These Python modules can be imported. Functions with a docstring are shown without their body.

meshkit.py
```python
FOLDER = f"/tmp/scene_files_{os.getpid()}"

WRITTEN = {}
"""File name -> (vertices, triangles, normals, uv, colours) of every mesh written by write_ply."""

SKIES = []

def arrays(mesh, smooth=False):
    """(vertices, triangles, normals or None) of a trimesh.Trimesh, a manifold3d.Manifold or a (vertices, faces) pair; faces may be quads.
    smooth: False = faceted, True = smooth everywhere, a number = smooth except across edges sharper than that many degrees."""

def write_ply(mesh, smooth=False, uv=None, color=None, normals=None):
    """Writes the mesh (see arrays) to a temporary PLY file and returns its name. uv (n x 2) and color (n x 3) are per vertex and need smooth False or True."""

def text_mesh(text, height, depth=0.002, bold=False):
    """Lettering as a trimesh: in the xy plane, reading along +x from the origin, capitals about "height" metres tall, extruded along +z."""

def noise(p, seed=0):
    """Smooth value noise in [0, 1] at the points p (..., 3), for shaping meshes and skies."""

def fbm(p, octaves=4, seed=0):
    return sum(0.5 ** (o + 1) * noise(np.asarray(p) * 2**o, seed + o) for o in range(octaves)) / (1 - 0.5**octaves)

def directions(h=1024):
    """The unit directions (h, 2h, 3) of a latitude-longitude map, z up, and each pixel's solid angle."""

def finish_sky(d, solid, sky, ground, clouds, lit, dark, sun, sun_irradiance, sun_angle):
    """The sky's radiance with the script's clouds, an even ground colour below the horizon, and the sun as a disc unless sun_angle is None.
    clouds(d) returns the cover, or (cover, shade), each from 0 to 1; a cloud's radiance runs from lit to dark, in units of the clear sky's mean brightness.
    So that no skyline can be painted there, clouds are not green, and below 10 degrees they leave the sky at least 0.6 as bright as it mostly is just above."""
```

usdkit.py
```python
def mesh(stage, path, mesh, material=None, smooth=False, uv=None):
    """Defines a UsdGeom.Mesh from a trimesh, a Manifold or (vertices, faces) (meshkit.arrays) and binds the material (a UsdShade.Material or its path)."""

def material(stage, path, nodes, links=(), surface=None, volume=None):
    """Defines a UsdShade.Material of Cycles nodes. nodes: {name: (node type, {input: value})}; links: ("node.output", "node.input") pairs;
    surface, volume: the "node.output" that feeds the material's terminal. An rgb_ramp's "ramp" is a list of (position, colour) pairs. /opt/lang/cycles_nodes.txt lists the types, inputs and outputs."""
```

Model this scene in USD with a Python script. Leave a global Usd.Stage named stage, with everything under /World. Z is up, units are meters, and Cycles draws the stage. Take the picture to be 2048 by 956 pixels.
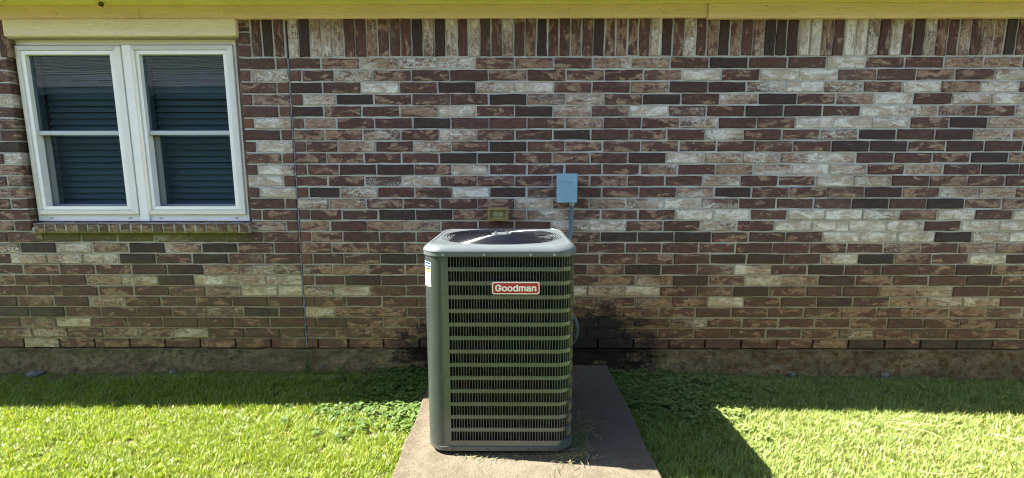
import math, random
import numpy as np, trimesh, shapely
from shapely.geometry import box as sbox, Polygon, LineString
from pxr import Usd, UsdGeom, UsdLux, UsdShade, Gf, Sdf, Vt
import usdkit, meshkit

rng = np.random.default_rng(7)
stage = Usd.Stage.CreateInMemory()
UsdGeom.SetStageUpAxis(stage, UsdGeom.Tokens.z)
UsdGeom.SetStageMetersPerUnit(stage, 1.0)
W = '/World'
stage.SetDefaultPrim(UsdGeom.Xform.Define(stage, W).GetPrim())
LK = W + '/Looks'
UsdGeom.Scope.Define(stage, LK)

# ------------------------------------------------------------------ camera, sky, sun, exposure
EXPOSURE = 2.8
SUN_I, SKY_S = 1.25, 0.052
CAM_F, CAM_TH, CAM_ROLL, CAM_YAW, CAM_D, CAM_H = 911.32, .13862, -.0007, -.00643, 3.1119, 1.365
SUN = np.array([-.885, .103, 1.0]); SUN = SUN / np.linalg.norm(SUN)

cam = UsdGeom.Camera.Define(stage, W + '/camera')
c, s = math.cos(CAM_YAW), math.sin(CAM_YAW)
right = np.array([c, -s, 0.]); fwd_h = np.array([s, c, 0.]); zup = np.array([0, 0, 1.])
fw = math.cos(CAM_TH) * fwd_h - math.sin(CAM_TH) * zup
up = math.sin(CAM_TH) * fwd_h + math.cos(CAM_TH) * zup
c, s = math.cos(CAM_ROLL), math.sin(CAM_ROLL)
right, up = c * right + s * up, c * up - s * right
M = np.eye(4); M[0, :3] = right; M[1, :3] = up; M[2, :3] = -fw; M[3, :3] = (0, -CAM_D, CAM_H)
cam.AddTransformOp().Set(Gf.Matrix4d(M.tolist()))
cam.CreateHorizontalApertureAttr(36.0)
cam.CreateVerticalApertureAttr(36.0 * 478 / 1024)
cam.CreateFocalLengthAttr(CAM_F / 2048 * 36.0)
cam.CreateClippingRangeAttr(Gf.Vec2f(0.05, 500))
cam.CreateExposureAttr(EXPOSURE)

sky_mat = usdkit.material(stage, LK + '/sky_look', {
    's': ('sky_texture', dict(sky_type='single_scattering', sun_disc=False, sun_elevation=float(math.asin(SUN[2])),
                              sun_rotation=float(math.atan2(SUN[0], SUN[1])), altitude=20.0, air_density=1.0, aerosol_density=1.0, ozone_density=1.0)),
    'b': ('background_shader', dict(strength=SKY_S))}, [('s.color', 'b.color')], surface='b.background')
dome = UsdLux.DomeLight.Define(stage, W + '/sky')
UsdShade.MaterialBindingAPI.Apply(dome.GetPrim()).Bind(sky_mat)
dome.GetPrim().SetCustomDataByKey('kind', 'structure')
sun = UsdLux.DistantLight.Define(stage, W + '/sun')
sun.CreateNormalizeAttr(True); sun.CreateIntensityAttr(SUN_I); sun.CreateAngleAttr(0.5)
sun.CreateColorAttr(Gf.Vec3f(1.0, 0.95, 0.86))
zx = np.cross([0, 1, 0], SUN); zx /= np.linalg.norm(zx); zy = np.cross(SUN, zx)
M = np.eye(4); M[0, :3] = zx; M[1, :3] = zy; M[2, :3] = SUN
sun.AddTransformOp().Set(Gf.Matrix4d(M.tolist()))

# ------------------------------------------------------------------ helpers
used = {}
def numbered(parent, name):
    k = parent + '/' + name
    n = used.get(k, -1) + 1
    used[k] = n
    return k if n == 0 else f'{k}_{n:03d}'

def P(x):
    return x if isinstance(x, str) else str(x.GetPath())

def obj(name, mesh, mat, parent=None, smooth=False, attrs=None):
    path = numbered(P(parent) if parent is not None else W, name)
    m = usdkit.mesh(stage, path, mesh, mat, smooth=smooth)
    if attrs:
        api = UsdGeom.PrimvarsAPI(m)
        for k, a in attrs.items():
            api.CreatePrimvar(k, Sdf.ValueTypeNames.Color3fArray, 'vertex').Set(Vt.Vec3fArray.FromNumpy(np.ascontiguousarray(a, np.float32)))
    return m.GetPrim()

def thing(name, label=None, cat=None, group=None, loc=(0, 0, 0), parent=None):
    x = UsdGeom.Xform.Define(stage, numbered(P(parent) if parent is not None else W, name))
    x.AddTranslateOp().Set(Gf.Vec3d(*map(float, loc)))
    return tag(x.GetPrim(), label, cat, group)

def tag(p, label=None, cat=None, group=None, kind=None):
    for k, v in (('label', label), ('category', cat), ('group', group), ('kind', kind)):
        if v: p.SetCustomDataByKey(k, v)
    return p

class G:
    """Node graph builder: g(type, input=value or 'node.output') returns the node's name."""
    def __init__(self): self.n, self.l = {}, []
    def __call__(self, kind, **inp):
        name = f'n{len(self.n)}'
        vals = {}
        for k, v in inp.items():
            if isinstance(v, str) and '.' in v and v.split('.')[0] in self.n: self.l.append((v, f'{name}.{k}'))
            else: vals[k] = v
        self.n[name] = (kind, vals)
        return name
    def math(self, op, a, b=0.0, c=0.0, clamp=False):
        return self('math', math_type=op, value1=a, value2=b, value3=c, use_clamp=clamp) + '.value'
    def mix(self, f, a, b, t='mix'):
        return self('mix', mix_type=t, fac=f, color1=a, color2=b) + '.color'
    def ss(self, v, lo, hi, a=0.0, b=1.0):
        return self('map_range', range_type='smoothstep', value=v, from_min=lo, from_max=hi, to_min=a, to_max=b, clamp=True) + '.result'
    def noise(self, vec, scale, detail=3.0, rough=.55, dist=0.0):
        return self('noise_texture', vector=vec, scale=float(scale), detail=float(detail), roughness=float(rough), distortion=float(dist)) + '.fac'
    def pos(self):
        if not hasattr(self, '_p'): self._p = self('geometry') + '.position'
        return self._p
    def xyz(self):
        if not hasattr(self, '_x'): self._x = self('separate_xyz', vector=self.pos())
        return self._x + '.x', self._x + '.y', self._x + '.z'
    def mapped(self, vec, scale=(1, 1, 1), loc=(0, 0, 0)):
        return self('mapping', vector=vec, scale=scale, location=loc) + '.vector'
    def done(self, name, surf):
        return usdkit.material(stage, f'{LK}/{name}', self.n, self.l, surface=surf)

def simple(name, col, rough=.6, metal=0.0, var=0.0, vscale=12, spec=.5, bump=0.0, bscale=80, speck=0.0):
    g = G()
    col_in = tuple(col)
    if var:
        n = g.noise(g.pos(), vscale, 4)
        col_in = g.mix(g.ss(n, .3, .7), tuple(np.array(col) * (1 - var)), tuple(np.minimum(np.array(col) * (1 + var), .95)))
    kw = {}
    if bump:
        kw['normal'] = g('bump', height=g.noise(g.pos(), bscale, 4), strength=bump, distance=.002) + '.normal'
    p = g('principled_bsdf', base_color=col_in, roughness=rough, metallic=metal, specular_ior_level=spec, **kw)
    return g.done(name, p + '.BSDF')

def box(x0, x1, y0, y1, z0, z1, bev=0.0):
    x0, x1 = min(x0, x1), max(x0, x1); y0, y1 = min(y0, y1), max(y0, y1); z0, z1 = min(z0, z1), max(z0, z1)
    if bev:
        b = min(bev, (x1 - x0) * .45, (y1 - y0) * .45, (z1 - z0) * .45)
        pts = []
        for sx in (0, 1):
            for sy in (0, 1):
                for sz in (0, 1):
                    X, Y, Z = (x0, x1)[sx], (y0, y1)[sy], (z0, z1)[sz]
                    dx, dy, dz = (b, -b)[sx], (b, -b)[sy], (b, -b)[sz]
                    pts += [(X + dx, Y + dy, Z), (X + dx, Y, Z + dz), (X, Y + dy, Z + dz)]
        return trimesh.convex.convex_hull(np.array(pts))
    m = trimesh.creation.box((x1 - x0, y1 - y0, z1 - z0)); m.apply_translation(((x0 + x1) / 2, (y0 + y1) / 2, (z0 + z1) / 2))
    return m

def cat(*ms):
    ms = [m for q in ms for m in (q if isinstance(q, (list, tuple)) else [q])]
    return trimesh.util.concatenate(ms)

def tube(pts, r, n=10, closed=False):
    pts = np.asarray(pts, float); k = len(pts)
    rr = np.full(k, r) if np.ndim(r) == 0 else np.asarray(r, float)
    if closed: t = np.roll(pts, -1, 0) - np.roll(pts, 1, 0)
    else: t = np.gradient(pts, axis=0)
    t /= np.linalg.norm(t, axis=1, keepdims=True)
    ref = np.array([0, 0, 1.]) if abs(t[0, 2]) < .9 else np.array([1., 0, 0])
    V = []
    u = np.cross(t[0], ref); u /= np.linalg.norm(u)
    for i in range(k):
        u = u - t[i] * (u @ t[i]); u /= np.linalg.norm(u); w = np.cross(t[i], u)
        a = np.arange(n) / n * 2 * np.pi
        V.append(pts[i] + rr[i] * (np.cos(a)[:, None] * u + np.sin(a)[:, None] * w))
    V = np.vstack(V); F = []
    for i in range(k if closed else k - 1):
        j = (i + 1) % k
        for q in range(n):
            q2 = (q + 1) % n
            F += [(i * n + q, j * n + q, j * n + q2), (i * n + q, j * n + q2, i * n + q2)]
    if not closed:
        V = np.vstack([V, pts[0], pts[-1]])
        for q in range(n):
            q2 = (q + 1) % n
            F += [(len(V) - 2, q, q2), (len(V) - 1, (k - 1) * n + q2, (k - 1) * n + q)]
    m = trimesh.Trimesh(V, F, process=False); m.fix_normals()
    return m

def spline(pts, n=40):
    from scipy.interpolate import CubicSpline
    pts = np.asarray(pts, float); d = np.r_[0, np.cumsum(np.linalg.norm(np.diff(pts, axis=0), axis=1))]
    return CubicSpline(d, pts)(np.linspace(0, d[-1], n))

def cyl(p0, p1, r, n=16, r2=None):
    return tube([p0, p1], [r, r if r2 is None else r2], n)

def ex_front(poly, y0, y1):
    """Extrudes an (x, z) polygon between depths y0 < y1."""
    m = trimesh.util.concatenate([trimesh.creation.extrude_polygon(q, y1 - y0, engine='earcut') for q in getattr(poly, 'geoms', [poly])])
    v = m.vertices.copy(); m.vertices = np.c_[v[:, 0], y1 - v[:, 2], v[:, 1]]
    m.fix_normals()
    return m

def rrect(x0, x1, z0, z1, r):
    return sbox(x0 + r, z0 + r, x1 - r, z1 - r).buffer(r, quad_segs=6)

def frame(x0, x1, z0, z1, w, y0, y1, bev=.003):
    """Four mitre-less members butted end to end."""
    return cat(box(x0, x0 + w, y0, y1, z0, z1, bev), box(x1 - w, x1, y0, y1, z0, z1, bev),
               box(x0 + w, x1 - w, y0 + .0005, y1, z1 - w, z1, bev), box(x0 + w, x1 - w, y0 + .0005, y1, z0, z0 + w, bev))

def proj(X, Y, Z):
    d = np.stack([np.asarray(X, float), np.asarray(Y, float) + CAM_D, np.asarray(Z, float) - CAM_H], -1)
    f_ = d @ fw
    return 1024 + CAM_F * (d @ right) / f_, 478 - CAM_F * (d @ up) / f_

# ------------------------------------------------------------------ wall stains and painted lawn bounce that brick, mortar and concrete share
def wall_wear_bounce(g, col, bounce_amt=.42):
    x, y, z = g.xyz()
    n = g.noise(g.mapped(g.pos(), (5.5, 5.5, 13.0)), 1.0, 5, .65); nf = g.noise(g.pos(), 45, 4, .7)
    nn = g.math('add', g.math('multiply', g.math('subtract', n, .5), 2.5), g.math('multiply', g.math('subtract', nf, .5), 1.1))
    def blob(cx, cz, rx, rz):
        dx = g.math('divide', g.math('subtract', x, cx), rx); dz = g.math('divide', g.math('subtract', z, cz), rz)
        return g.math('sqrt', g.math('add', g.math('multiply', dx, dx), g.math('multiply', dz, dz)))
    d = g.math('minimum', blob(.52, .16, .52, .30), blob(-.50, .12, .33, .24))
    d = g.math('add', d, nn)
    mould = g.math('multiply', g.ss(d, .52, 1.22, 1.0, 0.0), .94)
    # olive lawn bounce painted low on the wall, green moss close under the sill
    bounce_low = g.math('multiply', g.ss(x, -1.9, .2, 1.0, .75), g.ss(z, .25, 1.15, 1.0, 0.0))
    bounce_low = g.math('multiply', bounce_low, g.ss(n, .3, .62))
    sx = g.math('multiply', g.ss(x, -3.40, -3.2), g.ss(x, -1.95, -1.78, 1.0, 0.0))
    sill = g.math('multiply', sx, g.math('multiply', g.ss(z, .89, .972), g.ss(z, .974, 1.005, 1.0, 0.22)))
    warm_bounce = g.math('multiply', g.ss(z, .10, 1.35, 1.0, 0.0), g.ss(n, .20, .55, .55, 1.0))  # warm light off the lawn, painted into the lower wall colour
    col = g.mix(warm_bounce, col, g.mix(1.0, col, g.mix(g.ss(x, -1.3, .6), (1.22, 1.10, .62), (1.32, 1.10, .62)), 'multiply'))
    col = g.mix(g.math('multiply', bounce_low, bounce_amt), col, g.mix(g.ss(x, -1.2, .8), (.130, .110, .042), (.165, .102, .042)))
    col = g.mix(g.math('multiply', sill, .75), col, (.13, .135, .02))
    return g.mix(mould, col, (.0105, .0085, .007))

def brick_material(name, scale, red=False):
    g = G()
    t = g('separate_color', color=g('attribute', attribute='tone') + '.color')
    white, tan, dark = t + '.r', t + '.g', t + '.b'
    off = g('attribute', attribute='offset') + '.color'
    p = g('mix', mix_type='add', fac=1.0, color1=g.pos(), color2=off) + '.color'
    big = g.noise(g.mapped(p, scale), 1.0, 3, .6, .6)
    mid = g.noise(g.mapped(p, tuple(2.6 * v for v in scale)), 1.0, 5, .7, .4)
    fine = g.noise(p, 170, 4, .75)
    grit = g.noise(p, 190, 4, .85)
    strk = g.noise(g.mapped(g('mapping', vector=p, rotation=(0.0, .75, 0.0)) + '.vector', (230, 120, 60)), 1.0, 4, .7)
    base = g.mix(dark, (.150, .073, .057), (.066, .043, .035))
    base = g.mix(g.ss(mid, .38, .62), base, g.mix(1.0, base, (.66, .62, .64), 'multiply'))
    base = g.mix(g.ss(fine, .40, .66), base, g.mix(1.0, base, (.60, .58, .60), 'multiply'))
    base = g.mix(g.ss(strk, .60, .70), base, g.mix(1.0, base, (1.7, 1.55, 1.5), 'multiply'))
    tm = g.math('add', g.math('add', big, g.math('multiply', g.math('subtract', fine, .5), .30)), g.math('multiply', g.math('subtract', tan, .5), .55))
    tancol = g.mix(g.ss(mid, .4, .62), (.225, .128, .088), (.34, .235, .168))
    tancol = g.mix(g.ss(strk, .54, .62), tancol, (.075, .042, .034))
    col = g.mix(g.ss(tm, .525, .575), base, tancol)
    wm = g.math('add', g.math('multiply', mid, .50), g.math('add', g.math('multiply', fine, .62), g.math('multiply', strk, .38)))
    wm = g.math('add', wm, g.math('multiply', g.math('subtract', white, .5), .62))
    wx, wy, wz = g.xyz()
    wide = g.noise(g.mapped(g.pos(), (1.1, 1.0, 1.9), (3.1, 0, 1.7)), 1.0, 3, .6)
    wm = g.math('add', wm, g.math('multiply', g.math('subtract', g.ss(wide, .34, .66), .5), .26))
    wm = g.math('add', wm, g.math('multiply', g.ss(wz, .55, 1.2), .03))
    wm = g.math('add', wm, g.math('multiply', g.ss(wx, .6, 2.2), .03))
    wcol = g.mix(g.ss(big, .40, .60), (.76, .705, .65), (.47, .385, .31))
    wcol = g.mix(g.math('multiply', g.ss(strk, .525, .60), .62), wcol, (.24, .18, .145))
    wcol = g.mix(g.ss(mid, .52, .66), wcol, g.mix(1.0, wcol, (.72, .66, .60), 'multiply'))
    col = g.mix(g.math('multiply', g.ss(wm, .755, .88), .93), col, wcol)
    col = g.mix(g.ss(grit, .545, .62), col, g.mix(1.0, col, (.50, .46, .45), 'multiply'))
    if red: col = g.mix(.72, col, g.mix(g.ss(dark, .12, .30), (.20, .068, .040), g.mix(g.ss(mid, .3, .7), (.125, .060, .047), (.095, .052, .042))))
    col = wall_wear_bounce(g, col)
    h = g.math('add', g.math('multiply', mid, .7), g.math('multiply', strk, .5))
    nb = g('bump', height=h, strength=.9, distance=.009) + '.normal'
    return g.done(name, g('principled_bsdf', base_color=col, roughness=.85, specular_ior_level=.25, normal=nb) + '.BSDF')

M_BRICK = brick_material('brick_look', (9., 9., 22.))
M_SOLDIER = brick_material('soldier_brick_look', (22., 9., 9.))
M_RED = brick_material('red_brick_look', (20., 9., 20.), True)

def mortar_material():
    g = G()
    n = g.noise(g.pos(), 14, 5, .6); f = g.noise(g.pos(), 260, 4, .7)
    col = g.mix(g.ss(n, .3, .7), (.36, .338, .31), (.48, .455, .425))
    col = g.mix(g.ss(f, .35, .7), col, g.mix(1.0, col, (.78, .77, .75), 'multiply'))
    gx, gy, gz = g.xyz()
    col = g.mix(g.math('multiply', g.ss(gz, .2, 1.1, 1.0, 0.0), .8), col, g.mix(1.0, col, (.62, .58, .54), 'multiply'))
    col = wall_wear_bounce(g, col, .5)
    b = g('bump', height=g.math('add', f, g.noise(g.pos(), 70, 3)), strength=.8, distance=.004) + '.normal'
    return g.done('mortar_look', g('principled_bsdf', base_color=col, roughness=.95, specular_ior_level=.15, normal=b) + '.BSDF')
M_MORTAR = mortar_material()

def foundation_material():
    g = G(); x, y, z = g.xyz()
    n = g.noise(g.mapped(g.pos(), (3, 3, 9)), 1.0, 5, .65, .5); f = g.noise(g.mapped(g.pos(), (60, 60, 85)), 1.0, 6, .8); m = g.noise(g.pos(), 22, 4, .6)
    col = g.mix(g.ss(n, .32, .68), (.158, .130, .110), (.29, .232, .188))
    rust = g.math('multiply', g.ss(m, .52, .62), g.ss(x, .6, 1.8))
    col = g.mix(g.math('multiply', rust, .75), col, (.21, .105, .05))
    col = g.mix(g.ss(m, .46, .60), col, g.mix(1.0, col, (.68, .64, .60), 'multiply'))
    col = g.mix(g.math('multiply', g.ss(f, .55, .62), .6), col, (.38, .31, .25))
    col = g.mix(g.math('multiply', g.ss(f, .45, .39), .7), col, (.045, .036, .028))
    col = g.mix(g.math('multiply', g.ss(z, .112, .132), .55), col, (.28, .245, .21))
    col = wall_wear_bounce(g, col, .45)
    b = g('bump', height=g.math('add', f, m), strength=1.0, distance=.02) + '.normal'
    return g.done('foundation_look', g('principled_bsdf', base_color=col, roughness=.95, specular_ior_level=.15, normal=b) + '.BSDF')
M_FOUND = foundation_material()

def wood_paint(name, a, b_, rough=.5):
    g = G()
    v = g.mapped(g.pos(), (1.3, 6.0, 24.0))
    d = g.noise(v, 1.1, 3, .5, .5)
    rings = g.math('sine', g.math('multiply', d, 95.0))
    fib = g.noise(g.mapped(g.pos(), (14, 30, 420)), 1.0, 3, .6)
    big = g.noise(g.mapped(g.pos(), (2.2, 4, 8)), 1.0, 3)
    col = g.mix(g.ss(big, .35, .65), a, b_)
    col = g.mix(g.math('multiply', g.ss(rings, .55, .98), .30), col, tuple(.62 * np.array(a)))
    bn = g('bump', height=g.math('add', rings, g.math('multiply', fib, 1.5)), strength=.35, distance=.0015) + '.normal'
    return g.done(name, g('principled_bsdf', base_color=col, roughness=rough, specular_ior_level=.35, normal=bn) + '.BSDF')
M_TRIM = wood_paint('tan_trim_look', (.76, .57, .38), (.82, .63, .43))
M_HEADB = wood_paint('cream_header_look', (.68, .575, .36), (.74, .63, .41))
M_SOFFIT = wood_paint('soffit_look', (.80, .74, .26), (.84, .78, .29))
M_VINYL = simple('white_vinyl_look', (.80, .745, .71), .38, var=.03, vscale=5)
M_VINYL_SHADE = simple('shaded_sash_look', (.17, .175, .18), .45)  # white vinyl greyed to paint in the shade of an unmodelled insect screen
M_BLACK = simple('black_gap_look', (.008, .008, .008), .9)
M_SEAL = simple('sealant_look', (.165, .155, .162), .7, var=.35, vscale=30, bump=.5)
M_ROOM = simple('dark_room_look', (.03, .032, .032), .95)
M_SLAT = simple('blind_slat_look', (.43, .48, .53), .5)

def glass_material():
    g = G()
    b = g('bump', height=g.noise(g.mapped(g.pos(), (1.6, 1, 5.0)), 1.6, 1.0, .4), strength=.014, distance=.02) + '.normal'
    tr = g('transparent_bsdf', color=(.575, .64, .665)) + '.BSDF'
    gl = g('glossy_bsdf', color=(.80, .92, 1.0), roughness=0.0, normal=b) + '.BSDF'
    fac = g.math('multiply_add', g.math('power', g('layer_weight', blend=.5) + '.facing', 4.0), .55, .040, clamp=True)
    return g.done('window_glass_look', g('mix_closure', fac=fac, closure1=tr, closure2=gl) + '.closure')
M_GLASS = glass_material()

# ------------------------------------------------------------------ ground
def ground_z(x, y):
    x = np.asarray(x, float); y = np.asarray(y, float)
    z = -.030 - .045 * np.clip((x - 1.2) / 2.2, 0, 1) - .020 * np.clip((-x - 2.0) / 1.5, 0, 1)
    return z + .018 * (meshkit.noise(np.stack([x * 1.3, y * 1.3, 0 * x], -1), 3) - .5) + .008 * (meshkit.noise(np.stack([x * 6, y * 6, 0 * x], -1), 4) - .5)

def grid_sheet(xs, ys, zf):
    X, Y = np.meshgrid(xs, ys); Z = zf(X, Y)
    V = np.stack([X, Y, Z], -1).reshape(-1, 3); n = len(xs); F = []
    i, j = np.meshgrid(np.arange(len(ys) - 1), np.arange(n - 1), indexing='ij'); a = (i * n + j).ravel()
    return trimesh.Trimesh(V, np.vstack([np.c_[a, a + 1, a + n + 1], np.c_[a, a + n + 1, a + n]]), process=False)

def soil_material():
    g = G()
    n = g.noise(g.pos(), 3.5, 5, .6); f = g.noise(g.pos(), 60, 4, .7)
    col = g.mix(g.ss(n, .35, .65), (.085, .095, .028), (.12, .10, .045))
    col = g.mix(g.ss(f, .4, .7), col, (.10, .085, .045))
    b = g('bump', height=f, strength=.8, distance=.01) + '.normal'
    return g.done('lawn_soil_look', g('principled_bsdf', base_color=col, roughness=.95, specular_ior_level=.1, normal=b) + '.BSDF')
xs = np.unique(np.r_[np.linspace(-60, -5, 24), np.linspace(-5, 5, 120), np.linspace(5, 60, 24)])
ys = np.unique(np.r_[np.linspace(-60, -5, 24), np.linspace(-5, .5, 70), np.linspace(.5, 60, 24)])
tag(obj('ground', grid_sheet(xs, ys, ground_z), soil_material(), smooth=True), 'lawn earth under the grass', 'ground', kind='structure')

# ------------------------------------------------------------------ brick house
house = thing('brick_house', 'long mottled brick house wall with twin white window under yellow tan eave', 'house')
B, C, ZS = .254, .0765556, 2.131            # brick module, course height, underside of the soldier course
XJ = -1.488                                  # expansion joint
MJ = .0105                                   # mortar joint
XL, XR = -5.7, 5.7                           # extent of the bricks built one by one
WX0, WX1, WZ0 = -3.345, -1.818, 1.040        # window opening

ROWS = ["1 2 4 4 4 2 2 3 4 2 1 0 1 1 4 1 2 4 4 1", "1 3 2 1 1 2 1 2 1 2 4 1 4 4 1 1 2 1 4", "0 1 4 1 0 4 4 2 1 2 0 0 3 4 2 1 4 2 4 1",
 "4 0 1 1 1 0 3 4 2 0 1 4 0 1 2 4 1 4 4", "0 2 1 2 4 1 0 4 3 4 3 1 0 0 1 4 4 3 1 4", "4 1 1 0 1 1 1 4 1 1 4 1 1 3 4 3 2 0 4 4",
 "2 2 3 2 4 3 1 0 1 2 1 4 1 1 2 0 1 0 4 2", "1 4 1 4 1 0 2 4 2 2 2 1 3 1 0 0 1 0 1 1", "2 2 1 1 0 0 1 2 1 0 4 4 4 4 4 1 1 1 0 3",
 "2 0 0 1 4 1 1 1 1 3 1 4 4 4 4 1 4 1 0 1", "1 1 3 4 1 2 1 2 2 1 1 4 1 1 4 4 1 2 1 1", "0 4 1 1 4 0 3 1 2 1 3 0 2 2 2 0 2 4 4 2",
 "4 4 3 1 1 2 4 2 4 3 4 3 1 1 1 0 1 0 2 2", "1 1 0 0 2 2 3 3 2 1 4 4 1 4 4 3 2 4 1 4", "2 1 2 3 2 1 1 3 4 2 1 3 1 4 4 4 4 1 3 4",
 "2 1 1 1 1 2 1 1 0 0 0 1 1 1 4 4 4 0 3 4", "2 2 1 2 1 2 1 1 1 1 1 2 1 1 1 1 2 1 2 2", "1 2 0 1 2 1 1 1 1 2 1 0 0 1 4 0 2 2 4 0",
 "4 4 1 2 1 2 1 0 2 0 1 3 4 1 0 1 1 2 0 2", "1 0 1 2 1 2 1 1 2 4 0 2 4 4 0 2 1 1 0 2", "4 4 1 1 2 1 2 3 3 4 1 2 0 2 1 1 4 4 1 1",
 "2 1 1 1 1 2 1 2 2 2 2 4 1 1 0 1 4 4 4 1", "4 2 2 1 1 2 1 1 2 2 2 1 1 1 3 2 1 2 2 3", "1 1 2 1 1 2 1 1 1 1 3 1 1 1 3 2 1 1 2 1",
 "3 3 2 2 1 2 1 1 1 1 1 1 1 1 2 3 2 1 1 2 1", "2 1 1 1 1 1 1 0 0 1 1 1 2 1 2 0 1 0 0 1"]
JAMB = [1, 3, 1, 2, 1, 4, 1, 4, 2, 4, 4, 4, 1, 2, 3]
LEFT = ["1 2 1 1 2 3 3 1 1", "3 0 4 2 0 4 0 1 1", "1 4 4 4 0 1 0 3 1", "1 2 2 1 1 0 4 4 3", "3 1 1 4 4 0 4 4 4", "1 1 1 2 1 2 3 4 4",
 "1 2 1 4 1 2 1 1 1", "0 0 3 1 1 2 3 0 0", "3 3 4 2 1 1 1 1 1", "3 3 2 3 3 3 1 1 3", "2 3 2 2 2 2 2 2 1"]
SOLD = "4 0 4 4 4 2 1 4 1 3 1 0 4 0 4 1 4 1 1 4 1 2 0 1 3 4 1 0 4 2 2 2 4 0 2 4 1 2 0 4 1 4 0 0 0 4 4 2 1 4 4 3 1 4 2 0 4 2 1 4 2 4 4 0 3"
TONE = {0: (.05, .10, .90), 1: (.15, .41, .30), 2: (.25, .56, .16), 3: (.45, .48, .25), 4: (.57, .72, .12)}

def jit(s): return float(rng.uniform(-s, s))
def tone(code):
    w, t, d = TONE[int(code)]
    return np.clip([w + jit(.07), t + jit(.10), d + jit(.18)], 0, 1)

def brick_mesh(x0, x1, z0, z1, depth=.05, face=None, vertical=False):
    """A brick standing in the wall: uneven arrises, chamfered front, 50-odd triangles."""
    f = -.0020 + jit(.0032) if face is None else face
    nx = 4 if (x1 - x0) > .15 else 2; nz = 1 if (z1 - z0) < .15 else 4
    per = [(x0 + (x1 - x0) * i / nx, z0) for i in range(nx)] + [(x1, z0 + (z1 - z0) * i / nz) for i in range(nz)] + \
          [(x1 - (x1 - x0) * i / nx, z1) for i in range(nx)] + [(x0, z1 - (z1 - z0) * i / nz) for i in range(nz)]
    per = np.array(per) + rng.uniform(-.0025, .0025, (len(per), 2))
    cx, cz = (x0 + x1) / 2, (z0 + z1) / 2; k = len(per)
    ins = np.array([cx, cz]) + (per - [cx, cz]) * np.array([1 - .0045 / ((x1 - x0) / 2), 1 - .0045 / ((z1 - z0) / 2)])
    tilt = jit(.006), jit(.012)
    yf = f + (ins[:, 0] - cx) * tilt[0] + (ins[:, 1] - cz) * tilt[1] + rng.uniform(-.0006, .0006, k)
    ring0 = np.c_[ins[:, 0], yf, ins[:, 1]]; ring1 = np.c_[per[:, 0], yf + .0032, per[:, 1]]; ring2 = np.c_[per[:, 0], np.full(k, depth), per[:, 1]]
    V = np.vstack([ring0, ring1, ring2, [[cx, f - .0005, cz]]]); F = []
    for i in range(k):
        j = (i + 1) % k
        F += [(3 * k, i, j), (i, i + k, j + k), (i, j + k, j), (i + k, i + 2 * k, j + 2 * k), (i + k, j + 2 * k, j + k)]
    m = trimesh.Trimesh(V, F, process=False)
    if (np.cross(V[j] - V[3 * k], V[0] - V[3 * k])[1]) > 0: m.invert()
    return m

bricks = []          # (kind, mesh, tone, material, x, z, width)
def lay(kind, x0, x1, z0, z1, code, mat=None, depth=.05, face=None):
    bricks.append([kind, brick_mesh(x0, x1, z0, z1, depth, face), np.clip(tone(code) - ([.07, 0, 0] if kind == 'soldier_brick' else 0), 0, 1), mat or M_BRICK, (x0 + x1) / 2, (z0 + z1) / 2])

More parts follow.
